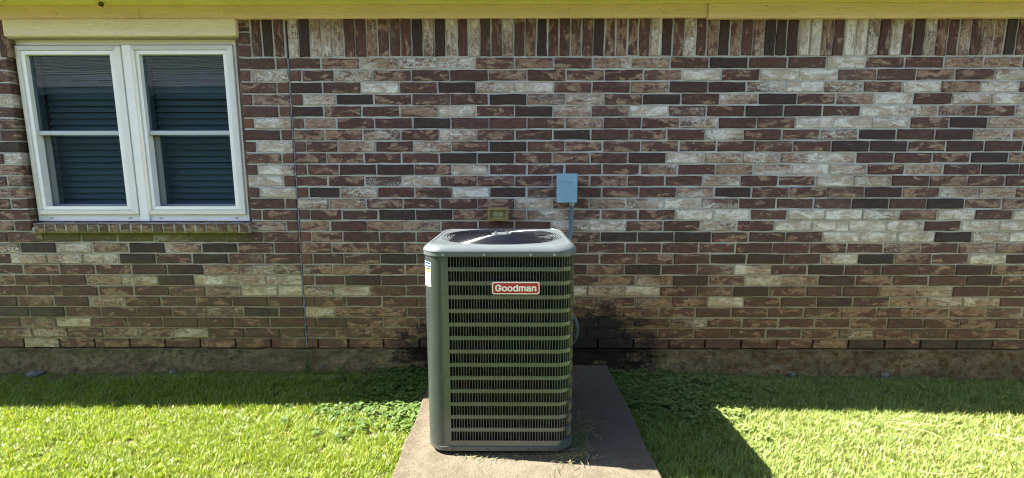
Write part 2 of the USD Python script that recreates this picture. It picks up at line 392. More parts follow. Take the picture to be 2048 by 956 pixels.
for r in range(1, 27):
    zt = ZS - (r - 1) * C - MJ / 2; zb = ZS - r * C + MJ / 2
    odd = r % 2
    # right of the expansion joint
    edges = [XJ + .006]
    if r in (1, 3, 5, 7, 9, 11, 13, 15, 17, 19, 21, 23, 25): first = -1.272
    else: edges.append(-1.405); first = -1.19
    edges += list(first + B * np.arange(0, 30))
    edges = [e for e in edges if e < XR + .3]
    codes = ROWS[r - 1].split()
    start = 0
    for i in range(len(edges) - 1):
        a, b_ = edges[i] + (0 if i == 0 else MJ / 2), edges[i + 1] - MJ / 2
        dx = jit(.003)
        if not odd and i == 0:
            lay('header_brick', a, b_, zb, zt, 1, M_RED); start = 1; continue
        q = i - start
        cd = codes[q] if q < len(codes) else rng.choice(['0', '1', '1', '2', '3', '4'])
        lay('brick', a, b_ + dx * 0, zb, zt, cd)
    if r <= 15:
        # narrow pier between window and expansion joint
        a, b_ = WX1 + .003, XJ - .006
        if odd:
            lay('brick', a, a + .236, zb, zt, JAMB[r - 1], depth=.09); lay('header_brick', a + .247, b_, zb, zt, 1, M_RED)
        else:
            lay('header_brick', a, a + .070, zb, zt, 1, M_RED, depth=.09); lay('brick', a + .082, b_, zb, zt, JAMB[r - 1])
        # left of the window
        b_ = WX0
        if r == 15: b_ = WX0
        if odd: ed = [b_, b_ - .118] + [b_ - .118 - B * k for k in range(1, 12)]
        else: ed = [b_] + [b_ - B * k for k in range(1, 12)]
        ed = [e for e in ed if e > XL - .3]
        for i in range(len(ed) - 1):
            cd = [1, 3, 1, 4, 1, 2, 1, 0, 4, 2, 4, 4, 2, 1, 1][r - 1] if i == 0 else rng.choice(['1', '2', '3', '4'])
            lay('brick' if ed[i] - ed[i + 1] > .15 else 'header_brick', ed[i + 1] + MJ / 2, ed[i] - (0 if i == 0 else MJ / 2), zb, zt, cd, depth=.095 if i == 0 else .05)
    else:
        ph = .034 if not odd else .107
        ed = [XJ - .006] + [x for x in (-1.742 + (0 if not odd else .073) - B * np.arange(0, 20)) if x > XL - .3]
        codes = LEFT[r - 16].split()[::-1]
        for i in range(len(ed) - 1):
            cd = codes[i] if i < len(codes) else rng.choice(['1', '2', '3'])
            lay('brick', ed[i + 1] + MJ / 2, ed[i] - (0 if i == 0 else MJ / 2), zb, zt, cd)

# soldier course
ZT = 2.376
sp = .07375
for i in range(int((XR - XJ) / sp)):
    cds = SOLD.split(); cd = cds[i] if i < len(cds) else rng.choice(['0', '1', '2', '4'])
    a = XJ + .009 + sp * i
    lay('soldier_brick', a, a + sp - .0085 + jit(.001), ZS + .006 + jit(.002), ZT, cd, M_SOLDIER, face=-.003 + jit(.0045))
for i, cd in enumerate((1, 0, 1)):
    a = XJ - .010 - .0735 * (i + 1)
    lay('soldier_brick', a, a + .064, ZS + .006, ZT, cd, M_SOLDIER, face=-.002 + jit(.003))
a0 = XJ - .010 - .0735 * 3 - .0105
for i in range(3):
    lay('header_brick', WX1 + .003 + .008, a0, ZS + .007 + .078 * i, ZS + .007 + .078 * i + .068, 1, M_RED if i < 2 else M_BRICK, depth=.09)
for i in range(32):
    b_ = WX0 + .026 - .0738 * i
    lay('soldier_brick', b_ - .065, b_, ZS + .006, ZT, rng.choice(['0', '1', '2']), M_SOLDIER, depth=.09)

# mortar body with its opening; the lowest course has open head joints, so the mortar ends above it
ZB = ZS - 26 * C
z25 = ZS - 25 * C - MJ / 2 - .001
poly = sbox(XL, z25, XR, ZT).difference(sbox(WX0 - .004, WZ0 - .03, WX1 + .0075, 2.255)).difference(sbox(XJ - .008, z25 - 1, XJ + .008, ZT + 1))
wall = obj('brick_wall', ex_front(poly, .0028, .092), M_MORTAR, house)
obj('weep_recess', box(XL, XR, .046, .092, ZB - .01, z25 - .0005), M_BLACK, wall)
jp = [(XJ + .0015 * math.sin(k * 1.7) + jit(.0022), .004 + jit(.0015), z) for k, z in enumerate(np.linspace(ZB + .002, ZS - .004, 90))]
obj('joint_sealant', tube(jp, [.0062 + jit(.0014) for _ in jp], 7), M_SEAL, wall, smooth=True)
obj('joint_gap', box(XJ - .0075, XJ + .0075, .03, .091, ZB, ZT), M_BLACK, wall)

# individual pieces: the 300 running bricks that show largest, every soldier and header in view; the rest joined
occl = lambda u, v: (846 < u) & (u < 1152) & (v > 470)
def inview(b_):
    u, v = proj(b_[4], 0, b_[5]); return (-30 < u < 2078) and (5 < v < 760) and not occl(u, v)
def attrs(items):
    n = [len(b_[1].vertices) for b_ in items]
    t = np.repeat(np.array([b_[2] for b_ in items]), n, 0)
    o = np.repeat(rng.uniform(-40, 40, (len(items), 3)), n, 0)
    return dict(tone=t, offset=o)
singles, rest = [], []
run = sorted([b_ for b_ in bricks if b_[0] == 'brick' and inview(b_)], key=lambda b_: (b_[4]) ** 2 + CAM_D ** 2 + (b_[5] - CAM_H) ** 2)
singles += run[:298]
singles += [b_ for b_ in bricks if b_[0] != 'brick' and inview(b_)]
ids = {id(b_) for b_ in singles}
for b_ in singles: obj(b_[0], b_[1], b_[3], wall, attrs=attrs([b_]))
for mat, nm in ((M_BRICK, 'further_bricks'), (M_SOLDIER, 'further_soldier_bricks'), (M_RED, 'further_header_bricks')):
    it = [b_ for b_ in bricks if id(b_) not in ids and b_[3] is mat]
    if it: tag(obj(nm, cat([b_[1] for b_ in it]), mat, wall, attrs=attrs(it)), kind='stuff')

# sill of headers laid on edge, sloping outwards
sill = obj('window_sill', box(WX0 + .052, WX1 + .002, -.0315, .06, .976, 1.033), M_MORTAR, house)
nS = 20; sw = (WX1 + .006 - (WX0 + .050)) / nS
for i in range(nS):
    a = WX0 + .050 + sw * i
    m = brick_mesh(a + .004, a + sw - .004, .974, 1.036, depth=.05, face=-.034 + jit(.002))
    v = m.vertices.copy(); top = v[:, 2] > 1.0
    v[top, 2] += (v[top, 1] + .034) * .16
    m.vertices = v
    bb = [0, m, tone(rng.choice([1, 2, 2])), 0, 0, 0]
    obj('sill_brick', m, M_BRICK, sill, attrs=attrs([bb]))
m = box(WX0 + .045, WX1 + .004, -.028, .05, 1.0375, 1.0415); v = m.vertices.copy(); v[:, 2] += (v[:, 1] + .034) * .10 - .002; m.vertices = v
obj('sill_wash', m, simple('sill_mortar_look', (.19, .18, .175), .9, var=.35, vscale=18, bump=.8, bscale=60), sill)

# foundation beam: rough concrete
def found():
    xs_ = np.linspace(XL, XR, 560); zs_ = np.linspace(-.22, ZB - .004, 20)
    X, Z = np.meshgrid(xs_, zs_)
    p = np.stack([X * 7, Z * 9, 0 * X], -1); q = np.stack([X * 34, Z * 34, 0 * X + 3], -1)
    Y = -.006 - .030 * (meshkit.fbm(p, 4, 5) - .35) - .018 * (meshkit.fbm(q, 3, 9) - .5)
    Y[-1] += .016; Y[-2] += .004
    V = np.stack([X, Y, Z + 0 * X], -1); V[-1, :, 2] += .006 * (meshkit.noise(np.stack([xs_ * 20, 0 * xs_, 0 * xs_], -1), 2) - .5)
    back = V[-1].copy(); back[:, 1] = .09
    V = np.concatenate([V, back[None]]).reshape(-1, 3)
    n = 560; i, j = np.meshgrid(np.arange(20), np.arange(n - 1), indexing='ij'); a = (i * n + j).ravel()
    return trimesh.Trimesh(V, np.vstack([np.c_[a, a + 1, a + n + 1], np.c_[a, a + n + 1, a + n]]), process=False)
fnd = obj('foundation', found(), M_FOUND, house, smooth=50)
tex = []
for k in range(120):
    x = rng.uniform(-3.6, 3.6); 
    if -.45 < x < .3: continue
    m = trimesh.creation.icosphere(1, 1.0); m.vertices *= rng.uniform(.006, .016, 3) * np.array([1.8, .6, .3]); m.vertices += rng.normal(0, .0012, m.vertices.shape)
    m.apply_translation((x, -.008, ZB - .006 + jit(.006))); tex.append(m)
tag(obj('mortar_droppings', cat(tex), M_FOUND, fnd), kind='stuff')

# plain continuation of the wall beyond the camera's reach
def far_brick():
    g = G()
    x, y, z = g.xyz()
    v = g('combine_xyz', x=x, y=z, z=0.0) + '.vector'
    b_ = g('brick_texture', vector=v, scale=1.0, brick_width=B, row_height=C, mortar_size=.005, color1=(.13, .066, .052), color2=(.36, .27, .215), mortar=(.44, .41, .38)) + '.color'
    return g.done('far_wall_look', g('principled_bsdf', base_color=b_, roughness=.9, specular_ior_level=.2) + '.BSDF')
M_FARB = far_brick()
obj('end_wall', cat(box(-9, XL, .003, .09, -.2, 2.44), box(-9.0, -8.91, .091, 6, -.2, 2.44)), M_FARB, house)
obj('end_wall', cat(box(XR, 7, .003, .09, -.2, 2.44), box(6.91, 7.0, .091, 6, -.2, 2.44)), M_FARB, house)
obj('rear_wall', box(-8.9, 6.9, 5.9, 6, -.2, 2.44), M_FARB, house)

# eave
obj('frieze_board', box(-9, -2.4175, -.0225, .05, 2.366, 2.4475, .002), M_TRIM, house)
obj('frieze_board', box(-2.4165, 1.2305, -.023, .05, 2.3665, 2.4475, .002), M_TRIM, house)
obj('frieze_board', box(1.2315, 7, -.036, .05, 2.3570, 2.4475, .002), M_TRIM, house)
EO = -.240
M_NAIL = simple('nail_head_look', (.16, .11, .05), .6)
for x, z in ((-1.05, 2.427), (-.52, 2.410), (.35, 2.42), (.95, 2.395), (1.60, 2.43), (2.71, 2.385), (2.05, 2.405), (-2.95, 2.40), (-1.9, 2.425)):
    obj('nail_head', cyl((x, -.0375 if x > 1.23 else -.0245, z), (x, -.02, z), .0035, 8), M_NAIL, house)
soff = obj('soffit', box(-9.3, 7.3, EO, .09, 2.448, 2.462), M_SOFFIT, house)
obj('fascia_board', box(-9.3, 7.3, EO - .022, EO - .0005, 2.428, 2.52, .002), M_TRIM, house)
roofV = np.array([(-9.45, EO - .035, 2.525), (7.45, EO - .035, 2.525), (7.45, 3.0, 3.88), (-9.45, 3.0, 3.88), (7.45, 6.4, 2.5), (-9.45, 6.4, 2.5)])
rv = np.vstack([roofV, roofV - [0, 0, .03]])
rf = [(0, 1, 2), (0, 2, 3), (3, 2, 4), (3, 4, 5), (6, 8, 7), (6, 9, 8), (9, 10, 8), (9, 11, 10), (0, 7, 1), (0, 6, 7), (5, 4, 10), (5, 10, 11),
      (1, 7, 8), (1, 8, 2), (2, 8, 10), (2, 10, 4), (0, 3, 9), (0, 9, 6), (3, 5, 11), (3, 11, 9)]
def shingle():
    g = G(); x, y, z = g.xyz()
    v = g('combine_xyz', x=x, y=g.math('multiply', y, 1.12), z=0.0) + '.vector'
    b_ = g('brick_texture', vector=v, scale=1.0, brick_width=.30, row_height=.14, mortar_size=.012, color1=(.13, .13, .135), color2=(.22, .215, .21), mortar=(.03, .03, .032)) + '.color'
    return g.done('shingle_look', g('principled_bsdf', base_color=g.mix(g.ss(g.noise(g.pos(), 30, 4), .3, .7), b_, g.mix(1.0, b_, (.7, .7, .7), 'multiply')), roughness=.9) + '.BSDF')
M_SHING = shingle()
obj('roof', trimesh.Trimesh(rv, rf, process=False), M_SHING, house)
dp = obj('drain_stub', cat(cyl((-2.605, -.075, 2.4485), (-2.615, -.078, 2.425), .0125, 20)), simple('drain_look', (.035, .022, .02), .5), house, smooth=40)
obj('stub_rim', tube([(-2.610 + .0135 * math.cos(a), -.0765 + .0135 * math.sin(a), 2.4385) for a in np.linspace(0, 2 * np.pi, 20)[:-1]], .002, 6, True), simple('drain_rim_look', (.25, .22, .17), .5), dp, smooth=True)

# header board over the window
hb = obj('header_board', box(-3.306, -1.797, -.034, .06, 2.2585, 2.3655, .004), M_HEADB, house)

# ------------------------------------------------------------------ twin window
win = obj('window', cat(box(-3.335, -1.853, .046, .13, 2.2255, 2.258, .002),
                        box(-3.332, -3.316, .046, .13, 1.051, 2.2253), box(-1.866, -1.853, .046, .13, 1.051, 2.2253),
                        box(-2.612, -2.546, .036, .13, 1.050, 2.2253, .004), box(-3.316, -2.6125, .047, .13, 1.051, 1.0965, .002), box(-2.5455, -1.866, .047, .13, 1.051, 1.0965, .002)), M_VINYL, house)
tag(win, 'white vinyl twin window with closed blinds behind dark glass')
units = [(-3.315, -2.615, -3.250, -2.684), (-2.543, -1.868, -2.489, -1.931)]
for (o0, o1, g0, g1) in units:
    zt, zb, gt, gb = 2.218, 1.098, 2.160, 1.156
    w0 = (g0 - o0); w1 = (o1 - g1); wt = zt - gt; wb = gb - zb
    def ring(fr0, fr1, y0, y1, bev):
        L = lambda f: (o0 + w0 * f, o1 - w1 * f, zb + wb * f, zt - wt * f)
        a, b_ = L(fr0), L(fr1)
        parts = []
        for quad in (((a[0], a[2]), (a[0], a[3]), (b_[0], b_[3]), (b_[0], b_[2])), ((a[1], a[2]), (b_[1], b_[2]), (b_[1], b_[3]), (a[1], a[3])),
                     ((a[0], a[3]), (a[1], a[3]), (b_[1], b_[3]), (b_[0], b_[3])), ((a[0], a[2]), (b_[0], b_[2]), (b_[1], b_[2]), (a[1], a[2]))):
            pg = Polygon(quad).buffer(-.0006, join_style=2)
            m = ex_front(pg, y0, y1)
            if bev:     # slope the face: outer edge further back
                v = m.vertices.copy(); fr = v[:, 1] < (y0 + y1) / 2
                dd = np.minimum.reduce([(v[:, 0] - a[0]), (a[1] - v[:, 0]), (v[:, 2] - a[2]), (a[3] - v[:, 2])])
                v[fr, 1] += np.where(dd[fr] < .006, bev, 0.0); m.vertices = v
            parts.append(m)
        return cat(parts)
    obj('outer_frame', ring(0, .53, .020, .060, .010), M_VINYL, win)
    obj('inner_frame', ring(.56, 1.0, .027, .075, 0), M_VINYL, win)
    zm = 1.653
    obj('meeting_rail', box(g0 + .0005, g1 - .0005, .040, .075, zm - .014, zm + .015, .003), simple('rail_look_%d' % (o0 > -3), (.42, .44, .45), .4), win)
    obj('upper_pane', box(g0 + .0006, g1 - .0006, .0545, .0575, zm + .0155, gt - .0005), M_GLASS, win)
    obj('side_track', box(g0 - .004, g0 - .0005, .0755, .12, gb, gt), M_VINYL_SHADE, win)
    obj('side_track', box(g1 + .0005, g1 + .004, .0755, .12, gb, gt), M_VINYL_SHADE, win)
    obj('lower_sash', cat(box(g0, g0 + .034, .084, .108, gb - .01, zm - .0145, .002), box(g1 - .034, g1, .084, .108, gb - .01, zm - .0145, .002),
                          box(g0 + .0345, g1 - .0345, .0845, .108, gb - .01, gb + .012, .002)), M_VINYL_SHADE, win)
    obj('lower_pane', box(g0 + .0345, g1 - .0345, .094, .097, gb + .0125, zm - .015), M_GLASS, win)
    obj('weep_slot', box(o0 + .06, o0 + .085, .0455, .0475, 1.0695, 1.0745), M_BLACK, win)
    obj('weep_slot', box(o1 - .085, o1 - .06, .0455, .0475, 1.0695, 1.0745), M_BLACK, win)
    z = gb - .02
    while z < gt + .03:
        m = box(g0 - .025, g1 + .025, -.0013, .0013, -.0232, .0232, .001)
        m.apply_transform(trimesh.transformations.rotation_matrix(math.radians(-27 + jit(.8)), (1, 0, 0)))
        m.apply_translation((0, .165 + jit(.0008), z)); obj('blind_slat', m, M_SLAT, win)
        z += .0432
    for q in (.2, .8):
        x = g0 + (g1 - g0) * q
        obj('ladder_cord', cyl((x, .149, gb - .04), (x, .149, gt + .05), .0011, 6), M_SLAT, win)
obj('room_shell', cat(box(-3.6, -1.55, 1.2, 1.22, .8, 2.44), box(-3.62, -3.60, .0925, 1.2, .8, 2.44), box(-1.55, -1.53, .0925, 1.2, .8, 2.44),
                      box(-3.6, -1.55, .0925, 1.2, .78, .80), box(-3.6, -1.55, .0925, 1.2, 2.40, 2.42)), M_ROOM, house)

# ------------------------------------------------------------------ concrete pad
def pad_material():
    g = G(); x, y, z = g.xyz()
    f = g.noise(g.pos(), 150, 5, .8); m = g.noise(g.pos(), 9, 6, .68, .4); k = g.noise(g.pos(), 55, 4, .7)
    col = g.mix(g.ss(m, .3, .7), (.098, .080, .056), (.150, .124, .088))
    col = g.mix(g.math('multiply', g.ss(f, .52, .62), .8), col, (.035, .028, .021))
    col = g.mix(g.math('multiply', g.ss(f, .42, .30), .6), col, (.21, .175, .125))
    edge = g.math('multiply', g.ss(x, -.44, -.56), g.ss(k, .30, .6))
    col = g.mix(g.math('multiply', edge, .6), col, (.048, .037, .027))
    shadow_tone = g.math('multiply', g.ss(x, .26, .42), g.ss(y, -1.25, -1.05))  # separate tone painted where the unit's shadow crosses the slab
    col = g.mix(g.math('multiply', shadow_tone, .55), col, (.115, .092, .074))
    b = g('bump', height=g.math('add', f, g.math('multiply', k, .6)), strength=1.0, distance=.006) + '.normal'
    return g.done('concrete_pad_look', g('principled_bsdf', base_color=col, roughness=.92, specular_ior_level=.2, normal=b) + '.BSDF')
PZ = .035
def slab():
    m = box(-.556, .655, -1.42, -.032, -.10, PZ, .008)
    for _ in range(4): m = m.subdivide()
    v = m.vertices.copy(); p = np.stack([v[:, 0] * 9, v[:, 1] * 9, v[:, 2] * 9], -1)
    d = meshkit.fbm(p, 3, 11) - .5
    side = np.maximum(np.abs(v[:, 0] - .05) - .58, 0) > 0
    v[:, 0] += np.where(side, .030 * d * np.sign(v[:, 0] - .05), 0)
    v[:, 2] += np.where(v[:, 2] > PZ - .001, .0015 * d, 0)
    m.vertices = v
    return m
tag(obj('concrete_pad', slab(), pad_material(), smooth=35), 'weathered concrete slab under the air conditioner, half in shade', 'concrete pad')

# ------------------------------------------------------------------ air conditioner
ac = thing('air_conditioner', 'dark grey louvred outdoor air conditioner with red badge on concrete slab', 'air conditioner')
AX0, AX1, AY0, AY1, AR = -.4215, .279, -1.085, -.384, .085
AZ0, AZT = .078, 1.005
def paint(name, col, rough, spec=.5):
    g = G()
    n = g.noise(g.pos(), 5, 4); f = g.noise(g.pos(), 700, 2)
    sp = g.noise(g.pos(), 150, 2, .4)
    c2 = g.mix(g.ss(n, .3, .7), tuple(.92 * np.array(col)), tuple(1.06 * np.array(col)))
    c2 = g.mix(g.ss(sp, .775, .79), c2, (.34, .31, .22))
    b = g('bump', height=f, strength=.10, distance=.0006) + '.normal'
    r = g.math('add', g.math('multiply', n, .14), rough - .07)
    return g.done(name, g('principled_bsdf', base_color=c2, roughness=r, specular_ior_level=spec, normal=b) + '.BSDF')
M_AC = paint('grey_enamel_look', (.034, .041, .040), .24, .60)
M_LID = paint('lid_enamel_look', (.086, .099, .104), .26)
M_BASE = paint('base_enamel_look', (.055, .06, .05), .34)
M_SCREW = simple('screw_look', (.45, .45, .44), .3, metal=.9)
M_WIRE = simple('grille_wire_look', (.010, .010, .013), .16, spec=.6)
M_FAN = simple('fan_blade_look', (.018, .018, .021), .35)
M_DARK = simple('inner_dark_look', (.010, .0105, .010), .8)
def coil_mat():
    g = G(); x, y, z = g.xyz()
    w = g.math('sine', g.math('multiply', g.math('add', x, y), 2400.0))
    col = g.mix(g.ss(w, -.3, .6), (.006, .006, .006), (.032, .030, .026))
    col = g.mix(g.ss(g.noise(g.pos(), 28, 5, .7), .56, .7), col, (.05, .04, .026))
    return g.done('coil_look', g('principled_bsdf', base_color=col, roughness=.75, specular_ior_level=.2) + '.BSDF')
M_COIL = coil_mat()

def rr_loop(x0, x1, y0, y1, r, n=8):
    """Rounded rectangle from (x0+r, y0) along +x, counter-clockwise from above; returns points and outward normals."""
    pts, nor = [], []
    for cx, cy, a0 in ((x1 - r, y0 + r, -90), (x1 - r, y1 - r, 0), (x0 + r, y1 - r, 90), (x0 + r, y0 + r, 180)):
        for k in range(n + 1):
            a = math.radians(a0 + 90 * k / n); nn = (math.cos(a), math.sin(a))
            pts.append((cx + r * nn[0], cy + r * nn[1])); nor.append(nn)
    return np.array(pts), np.array(nor)

class Path:
    def __init__(self, p, n):
        self.p, self.n = np.asarray(p, float), np.asarray(n, float)
        self.s = np.r_[0, np.cumsum(np.linalg.norm(np.diff(self.p, axis=0), axis=1))]
    def at(self, s):
        p = np.array([np.interp(s, self.s, self.p[:, k]) for k in (0, 1)]); n = np.array([np.interp(s, self.s, self.n[:, k]) for k in (0, 1)])
        n /= np.linalg.norm(n); return p, n, np.array([-n[1], n[0]])
    def sub(self, s0, s1, step=.008):
        ss = np.unique(np.r_[s0, self.s[(self.s > s0) & (self.s < s1)], s1])
        q = [self.at(v) for v in ss]; return np.array([a[0] for a in q]), np.array([a[1] for a in q])

def sheet(p, n, z0, z1, out=0.0, th=.0015):
    k = len(p); o = p + n * out; i = p + n * (out - th)
    V = np.vstack([np.c_[o, np.full(k, z0)], np.c_[o, np.full(k, z1)], np.c_[i, np.full(k, z0)], np.c_[i, np.full(k, z1)]]); F = []
    for a in range(k - 1):
        b_ = a + 1
        F += [(a, b_, b_ + k), (a, b_ + k, a + k), (a + 2 * k, b_ + 3 * k, b_ + 2 * k), (a + 2 * k, a + 3 * k, b_ + 3 * k),
              (a + k, b_ + k, b_ + 3 * k), (a + k, b_ + 3 * k, a + 3 * k), (a, b_ + 2 * k, b_), (a, a + 2 * k, b_ + 2 * k)]
    for a in (0, k - 1): F += [(a, a + k, a + 3 * k), (a, a + 3 * k, a + 2 * k)]
    m = trimesh.Trimesh(V, F, process=False); m.fix_normals(); return m

lp, ln = rr_loop(AX0, AX1, AY0, AY1, AR, 10)
iseam = -.3395
# louvre run: from the front seam, round the right, the back and to the left side
run_p = np.vstack([[(iseam + .0015, AY0)], lp[:33], [(AX0, -.80)]]); run_n = np.vstack([[(0, -1)], ln[:33], [(-1, 0)]])
LR = Path(run_p, run_n)
slot0 = -.3035 - iseam - .0015
ztop, pitch, slot_h = 1.0, .0650, .0485
zrows = [ztop - pitch * k for k in range(14)]
parts = [sheet(*LR.sub(0, slot0), AZ0, AZT)]
for k in range(15):
    zt = zrows[k] - slot_h if k < 14 else None
    if k == 0: z1, z0 = AZT, zrows[0]
    else: z1, z0 = zrows[k - 1] - slot_h, (zrows[k] if k < 14 else AZ0)
    parts.append(sheet(*LR.sub(slot0 - .001, LR.s[-1]), z0, z1, .0004))
bars = []
step = .01295
sv = np.arange(slot0 + step, LR.s[-1] - .01, step)
for s_ in sv:
    p, n, t = LR.at(s_)
    w = .0011
    zb, zt = zrows[-1] - slot_h - .002, zrows[0] + .002
    for (a, b_, o0, o1) in ((p - t * w, p + t * w, 0.0, -.0012),):
        q = [a + n * o0, b_ + n * o0, b_ + n * o1, a + n * o1]
        bars.append((q, zb, zt))
    e = p - t * w; i1 = e - t * .0030 - n * .0080; d = np.array([-n[0] + t[0], -n[1] + t[1]]) / 2 ** .5 * .0007
    bars.append(([e - n * .0002, e - n * .0002 + d, i1 + d, i1], zb, zt))
V, F = [], []
for q, z0, z1 in bars:
    o = len(V)
    V += [(*a, z0) for a in q] + [(*a, z1) for a in q]
    for i in range(4):
        j = (i + 1) % 4; F += [(o + i, o + j, o + 4 + j), (o + i, o + 4 + j, o + 4 + i)]
bm = trimesh.Trimesh(np.array(V), F, process=False)
# rounded slot ends: small fillets at the four corners of every front slot
fil = []
front_s = [v for v in sv if v < LR.s[-1] * .30]
for k in range(14):
    for s_ in front_s:
        p, n, t = LR.at(s_)
        for sg in (-1, 1):
            a = p + t * .0016 * sg
            for z, dz in ((zrows[k], -1), (zrows[k] - slot_h, 1)):
                o = len(fil) * 3
                fil.append([(*(a - n * .0003), z + dz * .0045), (*(a + t * sg * .0030 - n * .0003), z), (*(a - n * .0003), z)])
fm = trimesh.Trimesh(np.array(fil).reshape(-1, 3), np.arange(len(fil) * 3).reshape(-1, 3), process=False)
M_LOUV = paint('louvre_enamel_look', (.039, .047, .041), .20, 1.0)
lou = obj('louvre_panel', cat(parts), M_LOUV, ac, smooth=30)
tag(obj('louvre_slats', cat(bm, fm), M_LOUV, lou), kind='stuff')
# plain service panel round the front left corner
cp = np.vstack([[(AX0, -.803)], lp[33:], [(iseam - .0015, AY0)]]); cn = np.vstack([[(-1, 0)], ln[33:], [(0, -1)]])
cpan = obj('corner_panel', sheet(cp, cn, AZ0, AZT, .0008), M_AC, ac, smooth=30)
obj('seam_backing', sheet(*Path(run_p - [.02, 0], run_n).sub(0, .04), AZ0, AZT, -.004), M_BLACK, ac)
ip, inn = rr_loop(AX0 + .022, AX1 - .022, AY0 + .022, AY1 - .022, AR - .02, 8)
ip = np.vstack([ip, ip[:1]]); inn = np.vstack([inn, inn[:1]])
obj('condenser_coil', sheet(ip, inn, .07, 1.0, 0, .02), M_COIL, ac)
# base pan and feet
def loft(rings, close_top=False):
    k = len(rings[0]); V = np.vstack(rings); F = []
    for r in range(len(rings) - 1):
        for i in range(k):
            j = (i + 1) % k; a, b_ = r * k, (r + 1) * k
            F += [(a + i, a + j, b_ + j), (a + i, b_ + j, b_ + i)]
    return trimesh.Trimesh(V, F, process=False)
def ring_at(ins, z, n=12):
    p, _ = rr_loop(AX0 + ins, AX1 - ins, AY0 + ins, AY1 - ins, max(AR + .016 - .5 * ins, .01), n)
    return np.c_[p, np.full(len(p), z)]
base = obj('base_pan', loft([ring_at(.05, .060), ring_at(.0, .055), ring_at(-.0045, .0565), ring_at(-.005, .077), ring_at(-.003, .0795), ring_at(.03, .0800), ring_at(.30, .0800)]), M_BASE, ac, smooth=35)
for x in (AX0 + .05, AX1 - .11):
    for y in (AY0 + .035, AY1 - .09):
        obj('rubber_foot', box(x, x + .06, y, y + .055, PZ + .0005, .0595, .005), M_DARK, ac)
# top cover
def circ_from(ring, r, z):
    cx, cy = (AX0 + AX1) / 2, (AY0 + AY1) / 2
    a = np.arctan2(ring[:, 1] - cy, ring[:, 0] - cx)
    return np.c_[cx + r * np.cos(a), cy + r * np.sin(a), np.full(len(a), z)]
N = 26
R0 = ring_at(.0295, 1.05, N)
rings = [ring_at(.002, 1.0035, N), ring_at(-.0085, 1.0035, N), ring_at(-.0090, 1.0215, N), ring_at(-.0105, 1.0235, N), ring_at(-.0100, 1.0270, N), ring_at(-.0060, 1.0345, N), ring_at(.001, 1.0420, N), ring_at(.010, 1.0480, N),
         ring_at(.017, 1.0515, N), ring_at(.0225, 1.0525, N), ring_at(.0255, 1.0522, N), ring_at(.0270, 1.0502, N), ring_at(.0295, 1.0498, N)]
RF = .3105
rings += [circ_from(R0, RF + .006, 1.0496), circ_from(R0, RF + .002, 1.0490), circ_from(R0, RF, 1.046), circ_from(R0, RF - .002, .93)]
m = loft(rings)
# keep the deck ring from folding over the square's inner edge at mid-sides
lid = obj('top_cover', m, M_LID, ac, smooth=30)
CX, CY = (AX0 + AX1) / 2, (AY0 + AY1) / 2
obj('fan_shroud', loft([circ_from(R0, RF + .006, .99), circ_from(R0, RF + .006, .72)]), M_DARK, ac)
obj('inner_floor', trimesh.creation.cylinder(.30, .004, sections=40, transform=trimesh.transformations.translation_matrix((CX, CY, .55))), M_DARK, ac)
dome_z = lambda r: 1.0490 + .013 * (1 - (r / RF) ** 2)
gr = []
for r in np.linspace(.068, RF - .001, 19):
    a = np.linspace(0, 2 * np.pi, 97)[:-1]
    gr.append(tube(np.c_[CX + r * np.cos(a), CY + r * np.sin(a), np.full(96, dome_z(r))], .0019, 6, True))
for k in range(10):
    a = 2 * np.pi * (k + .25) / 10; rr = np.linspace(.05, RF + .004, 14)
    gr.append(tube(np.c_[CX + rr * np.cos(a), CY + rr * np.sin(a), [dome_z(min(q, RF)) - .0032 for q in rr]], .0021, 6))
grille = obj('fan_grille', cat(gr), M_WIRE, ac, smooth=True)
hubp = trimesh.creation.cylinder(.052, .0022, sections=36); hubp.apply_translation((CX, CY, dome_z(.04) + .001))
hub = obj('hub_plate', hubp, M_LID, grille, smooth=30)
for k in range(4):
    a = np.pi * (k / 2 + .27)
    x, y = CX + .041 * math.cos(a), CY + .041 * math.sin(a)
    obj('hub_bolt', cat(cyl((x, y, dome_z(.04) + .0026), (x, y, dome_z(.04) + .009), .0055, 8)), M_SCREW, grille, smooth=30)
obj('fan_motor', cat(cyl((CX, CY, .80), (CX, CY, 1.032), .062, 28)), M_DARK, ac, smooth=40)
for k in range(3):
    rows_ = []
    for r in np.linspace(.05, .285, 9):
        span = math.radians(62 + 28 * (r / .285)); rows_.append([(CX + r * math.cos(2 * np.pi * k / 3 + t * span + .5), CY + r * math.sin(2 * np.pi * k / 3 + t * span + .5), .955 - .085 * t + .012 * math.sin(math.pi * t)) for t in np.linspace(0, 1, 10)])
    Vb = np.array(rows_).reshape(-1, 3); Fb = []
    for i in range(8):
        for j in range(9):
            a = i * 10 + j; Fb += [(a, a + 1, a + 11), (a, a + 11, a + 10)]
    top = trimesh.Trimesh(Vb, Fb, process=False); bot = trimesh.Trimesh(Vb - [0, 0, .0015], np.array(Fb)[:, ::-1], process=False)
    obj('fan_blade', cat(top, bot), M_FAN, ac, smooth=40)
